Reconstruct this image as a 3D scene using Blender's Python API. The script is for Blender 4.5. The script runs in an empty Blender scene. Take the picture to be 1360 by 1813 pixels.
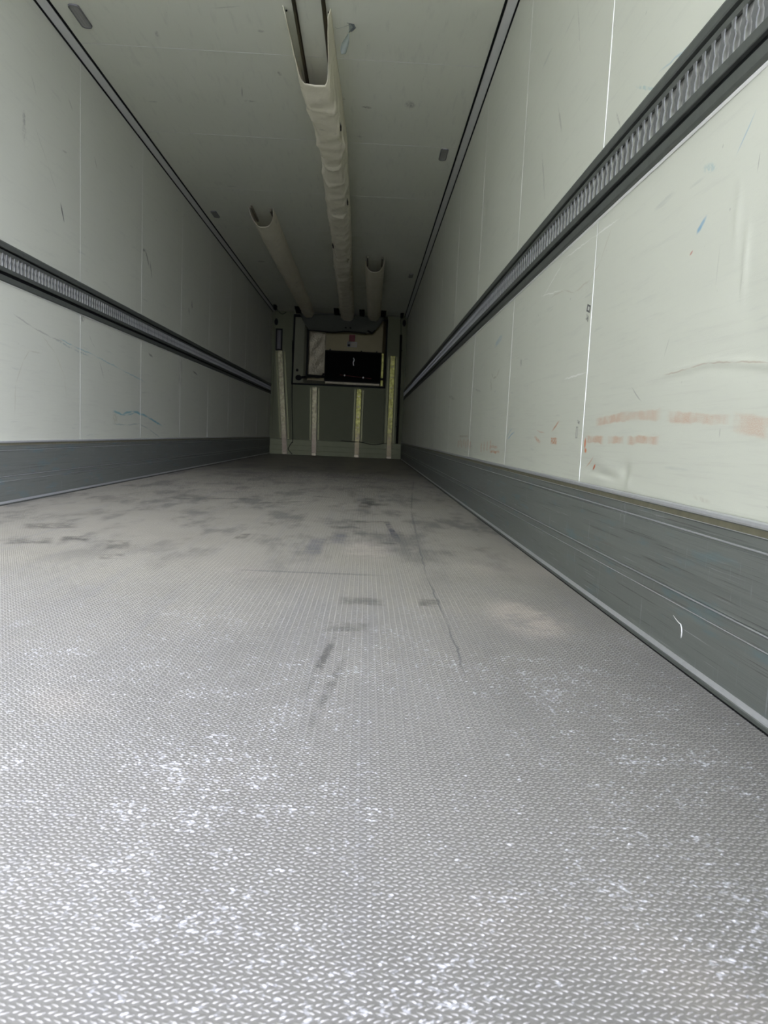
import bpy, bmesh, math, random
import numpy as np
from mathutils import Matrix, Vector, noise

S = bpy.context.scene
COL = S.collection
random.seed(7)
RNG = np.random.default_rng(7)

# ------------------------------------------------------------------ camera
cam_d = bpy.data.cameras.new('camera')
cam = bpy.data.objects.new('camera', cam_d)
COL.objects.link(cam)
RIGHT = Vector((0.99870, -0.02352, 0.04530))
UP = Vector((-0.04254, 0.10686, 0.99336))
FWD = Vector((0.02820, 0.99400, -0.10572))
cam.matrix_world = Matrix(((RIGHT.x, UP.x, -FWD.x, 0.581),
                           (RIGHT.y, UP.y, -FWD.y, 0.0),
                           (RIGHT.z, UP.z, -FWD.z, 0.4364),
                           (0, 0, 0, 1)))
cam_d.sensor_fit = 'HORIZONTAL'
cam_d.sensor_width = 36.0
cam_d.lens = 33.77
cam_d.clip_start = 0.02
cam_d.clip_end = 200
cam_d.dof.use_dof = True
cam_d.dof.focus_distance = 1.7
cam_d.dof.aperture_fstop = 16.0
S.camera = cam

# ------------------------------------------------------------------ world
SKY, GLOW, SUN_AZ, SUN_EL = 1.95, 19.5, 42.0, 16.0
world = bpy.data.worlds.new('overcast_sky')
S.world = world
world.use_nodes = True
bg = world.node_tree.nodes['Background']
# bright overcast sky, glowing broadly round the veiled sun behind and to the right of the open rear end
_wt = world.node_tree
_tc = _wt.nodes.new('ShaderNodeTexCoord')
_dp = _wt.nodes.new('ShaderNodeVectorMath'); _dp.operation = 'DOT_PRODUCT'
_wt.links.new(_tc.outputs['Generated'], _dp.inputs[0])
_az, _el = math.radians(SUN_AZ), math.radians(SUN_EL)
_dp.inputs[1].default_value = (math.sin(_az) * math.cos(_el), -math.cos(_az) * math.cos(_el), math.sin(_el))
_mx = _wt.nodes.new('ShaderNodeMath'); _mx.operation = 'MAXIMUM'; _wt.links.new(_dp.outputs['Value'], _mx.inputs[0]); _mx.inputs[1].default_value = 0
_pw = _wt.nodes.new('ShaderNodeMath'); _pw.operation = 'POWER'; _wt.links.new(_mx.outputs[0], _pw.inputs[0]); _pw.inputs[1].default_value = 4.0
_ma = _wt.nodes.new('ShaderNodeMath'); _ma.operation = 'MULTIPLY_ADD'; _wt.links.new(_pw.outputs[0], _ma.inputs[0])
_ma.inputs[1].default_value = SKY * GLOW; _ma.inputs[2].default_value = SKY
_wt.links.new(_ma.outputs[0], bg.inputs[1])
bg.inputs[0].default_value = (0.98, 1.0, 1.2, 1)
S.view_settings.view_transform = 'Standard'
S.view_settings.look = 'None'
S.view_settings.gamma = 1.0
S.view_settings.use_curve_mapping = False
S.view_settings.exposure = 0.0
S.cycles.max_bounces = 16
S.cycles.diffuse_bounces = 14
S.cycles.glossy_bounces = 6
S.cycles.use_denoising = True
S.cycles.sample_clamp_indirect = 0.0

# ------------------------------------------------------------------ dimensions (metres)
WX = 1.243          # wall face
HZ = 2.624          # ceiling face
LY = 13.594         # front wall face
Y0 = -0.42          # open rear end of the box
SEAM0, SEAMD = 2.215, 1.222

# ------------------------------------------------------------------ node helpers
class NT:
    def __init__(self, name):
        self.m = bpy.data.materials.new(name)
        self.m.use_nodes = True
        self.t = self.m.node_tree
        self.b = self.t.nodes['Principled BSDF']
    def n(self, typ, **kw):
        o = self.t.nodes.new(typ)
        for k, v in kw.items():
            setattr(o, k, v)
        return o
    def put(self, sock, v):
        if isinstance(v, bpy.types.NodeSocket):
            self.t.links.new(v, sock)
        else:
            if isinstance(v, (tuple, list)) and sock.type == 'RGBA' and len(v) == 3:
                v = (*v, 1)
            sock.default_value = v
    def pos(self):
        return self.n('ShaderNodeTexCoord').outputs['Object']
    def math(self, op, a, b=0.0, c=None, clamp=False):
        o = self.n('ShaderNodeMath', operation=op, use_clamp=clamp)
        self.put(o.inputs[0], a); self.put(o.inputs[1], b)
        if c is not None: self.put(o.inputs[2], c)
        return o.outputs[0]
    def vmath(self, op, a, b=None):
        o = self.n('ShaderNodeVectorMath', operation=op)
        self.put(o.inputs[0], a)
        if b is not None: self.put(o.inputs[1], b)
        return o.outputs['Value'] if op in ('LENGTH', 'DOT_PRODUCT') else o.outputs[0]
    def noise(self, vec, scale, detail=2.0, rough=0.5, color=False):
        o = self.n('ShaderNodeTexNoise')
        self.put(o.inputs['Vector'], vec); self.put(o.inputs['Scale'], scale)
        self.put(o.inputs['Detail'], detail); self.put(o.inputs['Roughness'], rough)
        return o.outputs['Color'] if color else o.outputs['Fac']
    def stretch(self, vec, sc):
        return self.vmath('MULTIPLY', vec, sc)
    def ramp(self, v, a, b, lo=0.0, hi=1.0, smooth=True):
        o = self.n('ShaderNodeMapRange', interpolation_type='SMOOTHSTEP' if smooth else 'LINEAR')
        self.put(o.inputs[0], v)
        for i, x in zip((1, 2, 3, 4), (a, b, lo, hi)): self.put(o.inputs[i], x)
        return o.outputs[0]
    def mix(self, f, a, b):
        o = self.n('ShaderNodeMix', data_type='RGBA')
        self.put(o.inputs[0], f); self.put(o.inputs[6], a); self.put(o.inputs[7], b)
        return o.outputs[2]
    def bump(self, h, dist, strength=1.0, normal=None):
        o = self.n('ShaderNodeBump')
        self.put(o.inputs['Height'], h); o.inputs['Distance'].default_value = dist
        o.inputs['Strength'].default_value = strength
        if normal is not None: self.put(o.inputs['Normal'], normal)
        return o.outputs[0]
    def out(self, color, rough=0.5, metal=0.0, normal=None, spec=None):
        self.put(self.b.inputs['Base Color'], color)
        self.put(self.b.inputs['Roughness'], rough)
        self.put(self.b.inputs['Metallic'], metal)
        if normal is not None: self.put(self.b.inputs['Normal'], normal)
        if spec is not None: self.put(self.b.inputs['Specular IOR Level'], spec)
        return self.m

def marks(T, flat, color, lst, rot_axis):
    """paint scuffs, streaks and stains of their own shape over color.
    each: (u, v, half_u, half_v, angle, rgb, alpha, grain_scale, kind)"""
    nz = T.noise(flat, 16.0, 2.0, 0.6, color=True)
    wob = T.vmath('MULTIPLY', T.vmath('SUBTRACT', nz, (0.5, 0.5, 0.5)), (0.016, 0.016, 0.016))
    for (u, v, su, sv, ang, rgb, alpha, gs, kind) in lst:
        mp = T.n('ShaderNodeMapping', vector_type='TEXTURE')
        src = flat if kind == 'b' else T.vmath('ADD', flat, T.vmath('MULTIPLY', wob, (min(1, su / .1 + .05),) * 3))
        T.put(mp.inputs[0], src)
        if rot_axis == 'X':
            mp.inputs[1].default_value = (0, u, v); mp.inputs[2].default_value = (ang, 0, 0)
            mp.inputs[3].default_value = (1, su, sv)
            q = T.vmath('MULTIPLY', mp.outputs[0], (0, 1, 1))
        else:
            mp.inputs[1].default_value = (u, v, 0); mp.inputs[2].default_value = (0, 0, ang)
            mp.inputs[3].default_value = (su, sv, 1)
            q = T.vmath('MULTIPLY', mp.outputs[0], (1, 1, 0))
        if kind == 'r' or kind == 'b':          # rectangle
            sp = T.n('ShaderNodeSeparateXYZ'); T.put(sp.inputs[0], T.vmath('ABSOLUTE', q))
            d = T.math('MAXIMUM', T.math('MAXIMUM', sp.outputs[0], sp.outputs[1]), sp.outputs[2])
            f = T.ramp(d, 1.0, 0.85 if kind == 'b' else 0.55)
        else:                                    # ellipse
            f = T.ramp(T.vmath('LENGTH', q), 1.0, 0.35 if kind == 'e' else 0.0)
        if gs:
            f = T.math('MULTIPLY', f, T.ramp(T.noise(flat, gs, 3.0, 0.7), 0.36, 0.58))
        if gs > 300: f = T.math('MULTIPLY', f, T.ramp(T.noise(flat, 15.0, 3.0, 0.6), 0.30, 0.58, 0.3, 1.3))
        color = T.mix(T.math('MULTIPLY', f, alpha), color, rgb)
    return color

def stroke(pts, w, rgb, alpha, gs=0, kind='e'):
    out = []
    for (a, b), (c, d) in zip(pts[:-1], pts[1:]):
        ln = math.hypot(c - a, d - b)
        out.append(((a + c) / 2, (b + d) / 2, ln * .62, w, math.atan2(d - b, c - a), rgb, alpha, gs, kind))
    return out

DARK = (0.05, 0.05, 0.045); ORANGE = (0.46, 0.20, 0.09); TEAL = (0.13, 0.33, 0.38); BLUE = (0.16, 0.32, 0.45)
GREY = (0.25, 0.25, 0.22)

# ------------------------------------------------------------------ materials
def simple(name, col, rough=0.5, metal=0.0, var=0.12, scale=25.0, bump=0.0, spec=0.5):
    T = NT(name)
    p = T.pos()
    n = T.noise(p, scale, 3.0, 0.6)
    dark = tuple(c * (1 - var) for c in col); lite = tuple(min(1, c * (1 + var)) for c in col)
    nm = T.bump(T.noise(p, scale * 4, 2.0), bump) if bump else None
    return T.out(T.mix(n, dark, lite), rough, metal, nm, spec)

def wall_material(name, lst, axis):
    T = NT(name)
    p = T.pos()
    flat = T.vmath('MULTIPLY', p, (0, 1, 1) if axis == 'X' else (1, 1, 0))
    k = 1.0 if axis == 'X' else 1.2
    base = T.mix(T.noise(p, 0.9, 3.0, 0.6), (0.525 * k, 0.54 * k, 0.452 * k), (0.57 * k, 0.583 * k, 0.492 * k))
    # fine handling scuffs along the box, stronger low on the walls
    st = T.noise(T.stretch(p, (1, 1.2, 16) if axis == 'X' else (9, 1.4, 1)), 3.0, 5.0, 0.65)
    base = T.mix(T.math('MULTIPLY', T.ramp(st, 0.52, 0.74), 0.26), base, (0.42, 0.43, 0.38))
    if axis == 'X':
        sp = T.n('ShaderNodeSeparateXYZ'); T.put(sp.inputs[0], p)
        low = T.ramp(sp.outputs[2], 1.1, 0.3)
        st2 = T.noise(T.stretch(p, (1, 0.8, 30)), 4.0, 4.0, 0.6)
        base = T.mix(T.math('MULTIPLY', T.math('MULTIPLY', T.ramp(st2, 0.5, 0.72), low), 0.3), base, (0.45, 0.44, 0.38))
        # short oblique rub marks
        mp = T.n('ShaderNodeMapping'); T.put(mp.inputs[0], flat); mp.inputs[2].default_value = (0.55, 0, 0); mp.inputs[3].default_value = (1, 1.5, 14)
        rb = T.noise(mp.outputs[0], 2.6, 2.0, 0.5)
        base = T.mix(T.math('MULTIPLY', T.ramp(rb, 0.66, 0.80), 0.42), base, (0.34, 0.36, 0.33))
    spk = T.noise(p, 42.0, 2.0, 0.6)
    base = T.mix(T.math('MULTIPLY', T.ramp(spk, 0.745, 0.80), 0.35), base, (0.2, 0.2, 0.18))
    c = marks(T, flat, base, lst, axis)
    nm = T.bump(T.noise(p, 350.0, 2.0), 0.0004, 0.5, T.bump(T.noise(p, 2.2, 2.0), 0.02, 0.25))
    return T.out(c, 0.5, 0.0, nm, 0.35)

def metal_baseboard(name):
    T = NT(name)
    p = T.pos()
    along = T.noise(T.stretch(p, (1, 0.35, 22)), 5.0, 5.0, 0.7)
    c = T.mix(along, (0.098, 0.108, 0.097), (0.225, 0.238, 0.214))
    gouge = T.noise(T.stretch(p, (1, 0.7, 75)), 3.0, 4.0, 0.65)
    c = T.mix(T.math('MULTIPLY', T.ramp(gouge, 0.59, 0.70), 0.75), c, (0.06, 0.055, 0.05))
    pale_scratch = T.noise(T.stretch(p, (1, 0.7, 70)), 4.0, 3.0, 0.6)
    c = T.mix(T.math('MULTIPLY', T.ramp(pale_scratch, 0.64, 0.72), 0.45), c, (0.5, 0.51, 0.5))  # pale scratches at random along the plate
    drips = T.noise(T.stretch(p, (1, 130, 9)), 1.0, 3.0, 0.6)
    c = T.mix(T.math('MULTIPLY', T.ramp(drips, 0.62, 0.78), 0.35), c, (0.4, 0.42, 0.43))
    teal = T.noise(T.stretch(p, (1, 1.6, 9)), 3.0, 3.0, 0.6)
    c = T.mix(T.math('MULTIPLY', T.ramp(teal, 0.55, 0.72), 0.4), c, (0.11, 0.19, 0.21))
    rust = T.noise(T.stretch(p, (1, 1.0, 14)), 2.2, 4.0, 0.65)
    c = T.mix(T.math('MULTIPLY', T.ramp(rust, 0.60, 0.74), 0.35), c, (0.16, 0.13, 0.11))
    nm = T.bump(gouge, 0.002, 0.3)
    return T.out(c, T.ramp(along, 0.3, 0.7, 0.48, 0.6), 0.25, nm)

M = {}
M['baseboard'] = metal_baseboard('scratched_aluminium')
M['olive'] = simple('olive_stained_aluminium', (0.19, 0.18, 0.12), 0.45, 0.4, 0.35, 40)
M['bright'] = simple('bare_bright_aluminium', (0.60, 0.61, 0.61), 0.36, 0.6, 0.1, 60)
M['rail'] = simple('dull_grey_rail', (0.085, 0.092, 0.081), 0.5, 0.15, 0.22, 30, spec=0.3)
M['web'] = simple('worn_grey_web', (0.16, 0.165, 0.16), 0.45, 0.3, 0.25, 60)
M['web_edge'] = simple('lit_punched_bare_edge', (0.27, 0.28, 0.27), 0.42, 0.3, 0.5, 90)  # bare punched edges, colour lightened for the light they catch from the rear
M['channel'] = simple('bare_channel_metal', (0.55, 0.56, 0.51), 0.5, 0.05, 0.3, 55)
M['seal'] = simple('black_rubber_seal', (0.005, 0.0055, 0.0055), 0.7, 0.0, 0.2, spec=0.12)
M['bead'] = simple('white_sealant', (0.78, 0.79, 0.74), 0.45, 0.0, 0.03)
M['cove'] = simple('pale_cove_profile', (0.6, 0.61, 0.57), 0.4, 0.1, 0.06)
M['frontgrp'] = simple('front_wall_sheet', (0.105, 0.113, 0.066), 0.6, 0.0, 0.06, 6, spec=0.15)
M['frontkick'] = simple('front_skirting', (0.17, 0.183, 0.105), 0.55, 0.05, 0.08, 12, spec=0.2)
def post_material(name, ca, cb):
    T = NT(name)
    p = T.pos()
    sp = T.n('ShaderNodeSeparateXYZ'); T.put(sp.inputs[0], p)
    n = T.noise(p, 22.0, 4.0, 0.7)
    c = T.mix(T.ramp(n, .35, .65), ca, cb)
    rub = T.math('ADD', T.ramp(sp.outputs[2], 0.75, 0.15), T.math('MULTIPLY', T.ramp(T.noise(p, 9.0, 3.0), 0.5, 0.7), 0.4), clamp=True)
    c = T.mix(T.math('MULTIPLY', rub, 0.8), c, (0.115, 0.09, 0.065))
    return T.out(c, 0.42, 0.6, T.bump(n, 0.004, 0.4))
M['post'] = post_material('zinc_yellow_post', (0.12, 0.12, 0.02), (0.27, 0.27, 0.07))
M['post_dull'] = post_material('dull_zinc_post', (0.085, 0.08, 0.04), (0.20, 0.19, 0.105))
M['postedge'] = simple('zinc_yellow_flange', (0.12, 0.122, 0.05), 0.45, 0.4, 0.25, 30)
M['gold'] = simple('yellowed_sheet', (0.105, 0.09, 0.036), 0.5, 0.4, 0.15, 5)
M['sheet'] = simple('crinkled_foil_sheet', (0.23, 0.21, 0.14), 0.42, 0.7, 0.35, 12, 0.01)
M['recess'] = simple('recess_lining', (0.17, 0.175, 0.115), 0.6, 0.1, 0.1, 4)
M['black'] = simple('matt_black_plastic', (0.005, 0.0055, 0.005), 0.7, 0.0, 0.2, spec=0.12)
M['grille'] = simple('black_grille', (0.0025, 0.0028, 0.0025), 0.8, 0.0, 0.2, spec=0.04)
M['canvas'] = simple('grey_canvas', (0.055, 0.06, 0.044), 0.85, 0.0, 0.15, 9, 0.004)
M['red'] = simple('red_label', (0.11, 0.004, 0.004), 0.6)
M['label'] = simple('grey_label', (0.11, 0.115, 0.105), 0.6)
M['steel'] = simple('worn_guide_rail', (0.13, 0.115, 0.075), 0.35, 0.7, 0.3, 20)
M['lamp_body'] = simple('lamp_dark_rim', (0.1, 0.1, 0.1), 0.4)
M['lamp_lens'] = simple('lamp_grey_lens', (0.27, 0.27, 0.25), 0.25)
M['vent'] = simple('vent_insert', (0.05, 0.048, 0.042), 0.6)
M['tape'] = simple('grey_green_tape', (0.165, 0.19, 0.165), 0.5, 0.0, 0.35, 30)
M['tape_dark'] = simple('dark_tape', (0.05, 0.06, 0.055), 0.3, 0.0, 0.4, 60)
M['ground'] = simple('yard_ground', (0.57, 0.56, 0.53), 0.9, 0.0, 0.2, 2)
M['shell'] = simple('outer_shell', (0.6, 0.6, 0.58), 0.5)
M['wire_red'] = simple('red_wire', (0.1, 0.012, 0.01), 0.6)

def fabric_material():
    T = NT('quilted_white_fabric')
    p = T.pos()
    c = T.mix(T.noise(p, 7.0, 4.0, 0.6), (0.70, 0.66, 0.50), (0.84, 0.80, 0.63))
    c = T.mix(T.math('MULTIPLY', T.ramp(T.noise(p, 13.0, 3.0), 0.62, 0.74), 0.4), c, (0.36, 0.34, 0.24))
    return T.out(c, 0.6, 0.0, T.bump(T.noise(p, 45.0, 3.0), 0.004, 0.35))
M['fabric'] = fabric_material()

def floor_material(name, lift):
    T = NT(name)
    p = T.pos()
    flat = T.vmath('MULTIPLY', p, (1, 1, 0))
    c = T.mix(T.noise(T.stretch(p, (1.6, 0.6, 1)), 2.0, 5.0, 0.62), tuple(lift * v for v in (0.155, 0.152, 0.138)), tuple(lift * v for v in (0.245, 0.240, 0.218)))
    # brownish film of dirt farther in, washed off near the open end
    sp0 = T.n('ShaderNodeSeparateXYZ'); T.put(sp0.inputs[0], p)
    edge = T.math('ADD', sp0.outputs[1], T.math('MULTIPLY', T.noise(p, 1.7, 4.0, 0.6), 1.6))
    c = T.mix(T.math('MULTIPLY', T.ramp(edge, 1.9, 3.4), 0.75), c, T.mix(T.noise(p, 3.0, 4.0), tuple(lift * v for v in (0.225, 0.210, 0.165)), tuple(lift * v for v in (0.30, 0.285, 0.235))))
    # wheel and pallet streaks along the box
    st = T.noise(T.stretch(p, (13, 0.55, 1)), 1.6, 4.0, 0.6)
    c = T.mix(T.math('MULTIPLY', T.ramp(st, 0.50, 0.70), 0.26), c, (0.21, 0.21, 0.205))
    # broad sideways rubber smears in the middle of the floor
    sp = T.n('ShaderNodeSeparateXYZ'); T.put(sp.inputs[0], p)
    zone = T.math('MULTIPLY', T.ramp(sp.outputs[1], 1.6, 3.0), T.ramp(sp.outputs[1], 13.0, 8.0))
    sm = T.noise(T.stretch(p, (2.6, 0.9, 1)), 1.7, 5.0, 0.68)
    c = T.mix(T.math('MULTIPLY', T.math('MULTIPLY', T.ramp(sm, 0.47, 0.63), zone), 0.68), c, (0.12, 0.12, 0.11))
    ruddy = T.noise(p, 1.3, 3.0, 0.6)
    c = T.mix(T.math('MULTIPLY', T.ramp(ruddy, 0.55, 0.72), 0.25), c, (0.44, 0.39, 0.33))
    # dried white residue in small patches
    nearz = T.ramp(sp.outputs[1], 2.3, 0.7)
    w1 = T.noise(p, 120.0, 2.0, 0.55); w2 = T.noise(p, 16.0, 3.0, 0.6); w3 = T.noise(p, 3.5, 2.0, 0.5)
    cl = T.math('ADD', T.math('MULTIPLY', w2, 0.5), T.math('MULTIPLY', w3, 0.35))
    wh = T.math('MULTIPLY', T.ramp(T.math('ADD', w1, cl), 1.01, 1.22), nearz)
    c = T.mix(T.math('MULTIPLY', wh, 0.7), c, (0.66, 0.67, 0.70))
    lst = []
    lst += stroke([(0.812, 2.97), (0.788, 2.24), (0.79, 1.69), (0.782, 1.28)], 0.004, (0.1, 0.1, 0.1), 0.7)
    lst += stroke([(0.812, 2.97), (0.86, 4.2), (0.963, 5.76), (1.076, 7.28)], 0.008, (0.1, 0.1, 0.1), 0.55)
    D = (0.05, 0.049, 0.044)
    lst += [(0.60, 4.6, 0.05, 0.42, -.06, D, .65, 9, 'r'), (0.665, 4.55, 0.09, 0.11, 0, D, .6, 9, 'r'),
            (0.715, 3.3, 0.018, 0.4, 0.05, (0.07, 0.07, 0.085), .85, 12, 'r'), (0.62, 3.6, 0.12, 0.05, 0.1, D, .6, 9, 'r'),
            (0.50, 3.35, 0.10, 0.05, 0.15, D, .5, 9, 'r'), (0.62, 3.15, 0.09, 0.02, 0, D, .5, 9, 'r'), (0.66, 2.9, 0.08, 0.02, 0, D, .5, 9, 'r'),
            (0.42, 2.22, 0.26, 0.015, 0.0, (0.1, 0.1, 0.1), .5, 0, 'r'), (0.585, 1.86, 0.07, 0.05, 0, D, .5, 12, 'r'),
            (0.765, 1.87, 0.035, 0.05, 0, D, .55, 12, 'r'), (0.555, 1.60, 0.06, 0.05, 0, D, .4, 12, 'r'),
            (0.515, 1.36, 0.012, 0.22, -0.1, D, .6, 15, 'e'), (0.535, 1.2, 0.012, 0.25, -0.12, D, .4, 15, 'e'),
            (-0.49, 2.68, 0.06, 0.09, .3, D, .65, 12, 'r'), (-0.30, 2.6, 0.05, 0.12, .3, D, .55, 12, 'r'), (-0.24, 2.36, 0.05, 0.06, .4, D, .5, 12, 'r'),
            (-0.62, 2.6, 0.09, 0.08, .4, D, .6, 12, 'r'), (-0.72, 3.0, 0.12, 0.10, .4, D, .55, 12, 'r'), (0.09, 2.93, 0.03, 0.10, 0, D, .55, 12, 'r'),
            (0.07, 4.4, 0.26, 0.05, 0.7, D, .6, 8, 'e'), (-0.25, 4.5, 0.3, 0.05, 0.3, D, .55, 8, 'e'), (0.30, 4.9, 0.14, 0.05, -0.5, D, .5, 8, 'e'),
            (-0.5, 4.5, 0.22, 0.3, 0.6, D, .4, 6, 'e'), (-0.6, 7.0, 0.5, 0.5, 0.3, D, .4, 4, 'e'), (0.4, 7.2, 0.35, 0.3, 0.3, D, .5, 5, 'e'), (0.75, 5.8, 0.1, 0.5, -0.1, D, .4, 5, 'e'),
            (0.40, 2.75, 0.04, 0.25, 0, (0.12, 0.12, 0.14), .5, 12, 'r'), (0.48, 3.0, 0.04, 0.2, 0, (0.12, 0.12, 0.14), .5, 12, 'r'),
            (1.0, 1.75, 0.12, 0.25, 0, (0.5, 0.44, 0.37), .45, 6, 'e'), (0.6, 2.7, 0.12, 0.3, 0, (0.48, 0.42, 0.36), .4, 6, 'e')]
    c = marks(T, flat, c, lst, 'Z')
    nm = T.bump(T.noise(p, 500.0, 2.0), 0.0006, 0.5)
    return T.out(c, 0.46, 0.35, nm)
M['floor'] = floor_material('tread_plate', 1.0)
M['grain'] = floor_material('polished_tread_grain', 1.15)

# ------------------------------------------------------------------ object helpers
def link(name, me, mat, parent=None):
    o = bpy.data.objects.new(name, me)
    if mat is not None and not me.materials: me.materials.append(mat)
    COL.objects.link(o)
    if parent is not None: o.parent = parent
    return o

def mesh_of(name, verts, faces, smooth=False):
    me = bpy.data.meshes.new(name)
    me.from_pydata([tuple(v) for v in verts], [], faces)
    bm = bmesh.new(); bm.from_mesh(me)
    bmesh.ops.recalc_face_normals(bm, faces=bm.faces)
    bm.to_mesh(me); bm.free()
    if smooth:
        for f in me.polygons: f.use_smooth = True
    me.update()
    return me

class MB:
    def __init__(self): self.v = []; self.f = []
    def add(self, vs, fs):
        k = len(self.v); self.v += [tuple(v) for v in vs]; self.f += [tuple(i + k for i in f) for f in fs]
        return self
    def box(self, x0, x1, y0, y1, z0, z1, b=0.0):
        """box, optionally with chamfered edges"""
        if b <= 0:
            vs = [(x, y, z) for x in (x0, x1) for y in (y0, y1) for z in (z0, z1)]
            return self.add(vs, [(0, 1, 3, 2), (4, 6, 7, 5), (0, 4, 5, 1), (2, 3, 7, 6), (0, 2, 6, 4), (1, 5, 7, 3)])
        bm = bmesh.new()
        bmesh.ops.create_cube(bm, size=1)
        for v in bm.verts:
            v.co = Vector(((x0 + x1) / 2 + v.co.x * (x1 - x0), (y0 + y1) / 2 + v.co.y * (y1 - y0), (z0 + z1) / 2 + v.co.z * (z1 - z0)))
        bmesh.ops.bevel(bm, geom=bm.edges[:], offset=b, segments=1, affect='EDGES')
        bm.verts.index_update()
        self.add([v.co for v in bm.verts], [[v.index for v in f.verts] for f in bm.faces]); bm.free()
        return self
    def prism(self, poly, axis, a, b):
        """poly: 2-D closed outline, extruded along axis from a to b"""
        n = len(poly)
        def P(u, v, w):
            return {'x': (w, u, v), 'y': (u, w, v), 'z': (u, v, w)}[axis]
        vs = [P(u, v, a) for u, v in poly] + [P(u, v, b) for u, v in poly]
        fs = [(i, (i + 1) % n, n + (i + 1) % n, n + i) for i in range(n)] + [tuple(range(n))[::-1], tuple(range(n, 2 * n))]
        return self.add(vs, fs)
    def tube(self, pts, r, seg=8):
        pts = [Vector(p) for p in pts]; n = len(pts); vs = []
        for i, p in enumerate(pts):
            t = (pts[min(i + 1, n - 1)] - pts[max(i - 1, 0)]).normalized()
            u = t.cross(Vector((0.3, 0.9, 0.31))).normalized(); w = t.cross(u)
            rr = r[i] if isinstance(r, (list, tuple)) else r
            for k in range(seg):
                a = 2 * math.pi * k / seg
                vs.append(p + (u * math.cos(a) + w * math.sin(a)) * rr)
        fs = [(i * seg + k, i * seg + (k + 1) % seg, (i + 1) * seg + (k + 1) % seg, (i + 1) * seg + k) for i in range(n - 1) for k in range(seg)]
        fs += [tuple(range(seg))[::-1], tuple(range((n - 1) * seg, n * seg))]
        return self.add(vs, fs)
    def disc(self, cx, cz, y0, y1, rx, rz, seg=14):
        return self.prism([(cx + rx * math.cos(2 * math.pi * k / seg), cz + rz * math.sin(2 * math.pi * k / seg)) for k in range(seg)], 'y', y0, y1)
    def build(self, name, mat, parent=None, smooth=False):
        return link(name, mesh_of(name, self.v, self.f, smooth), mat, parent)

def spline(pts, n):
    """Catmull-Rom through pts"""
    P = [Vector(p) for p in pts]; P = [P[0] * 2 - P[1]] + P + [P[-1] * 2 - P[-2]]
    out = []
    for i in range(1, len(P) - 2):
        for k in range(n):
            t = k / n
            out.append(0.5 * ((2 * P[i]) + (P[i + 1] - P[i - 1]) * t + (2 * P[i - 1] - 5 * P[i] + 4 * P[i + 1] - P[i + 2]) * t * t + (3 * P[i] - P[i - 1] - 3 * P[i + 1] + P[i + 2]) * t ** 3))
    out.append(P[-2])
    return out

def empty(name, loc, label, cat, group=None):
    o = bpy.data.objects.new(name, None); COL.objects.link(o)
    o.location = loc; o['label'] = label; o['category'] = cat
    if group: o['group'] = group
    return o

def tag(o, label, cat, group=None):
    o['label'] = label; o['category'] = cat
    if group: o['group'] = group
    return o

def struct(o, label=None):
    o['kind'] = 'structure'
    if label: o['label'] = label
    return o

def part(name, mb, mat, root, smooth=False):
    """a child built in world coordinates under an empty that may stand anywhere"""
    o = mb.build(name, mat, root, smooth)
    o.matrix_parent_inverse = Matrix.Translation(-root.location)
    return o

# ================================================================== the setting
# ground of the yard behind and below the box
g = struct(MB().box(-30, 30, -30, 30, -1.4, -1.25).build('ground', M['ground']), 'grey yard ground below the open rear end')

# ---- floor with its pressed grain relief
floor = struct(MB().box(-WX, WX, Y0, LY + .55, -0.06, 0.0).build('floor', M['floor']), 'worn aluminium tread plate floor with pressed grains and dark scuffs')

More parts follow.
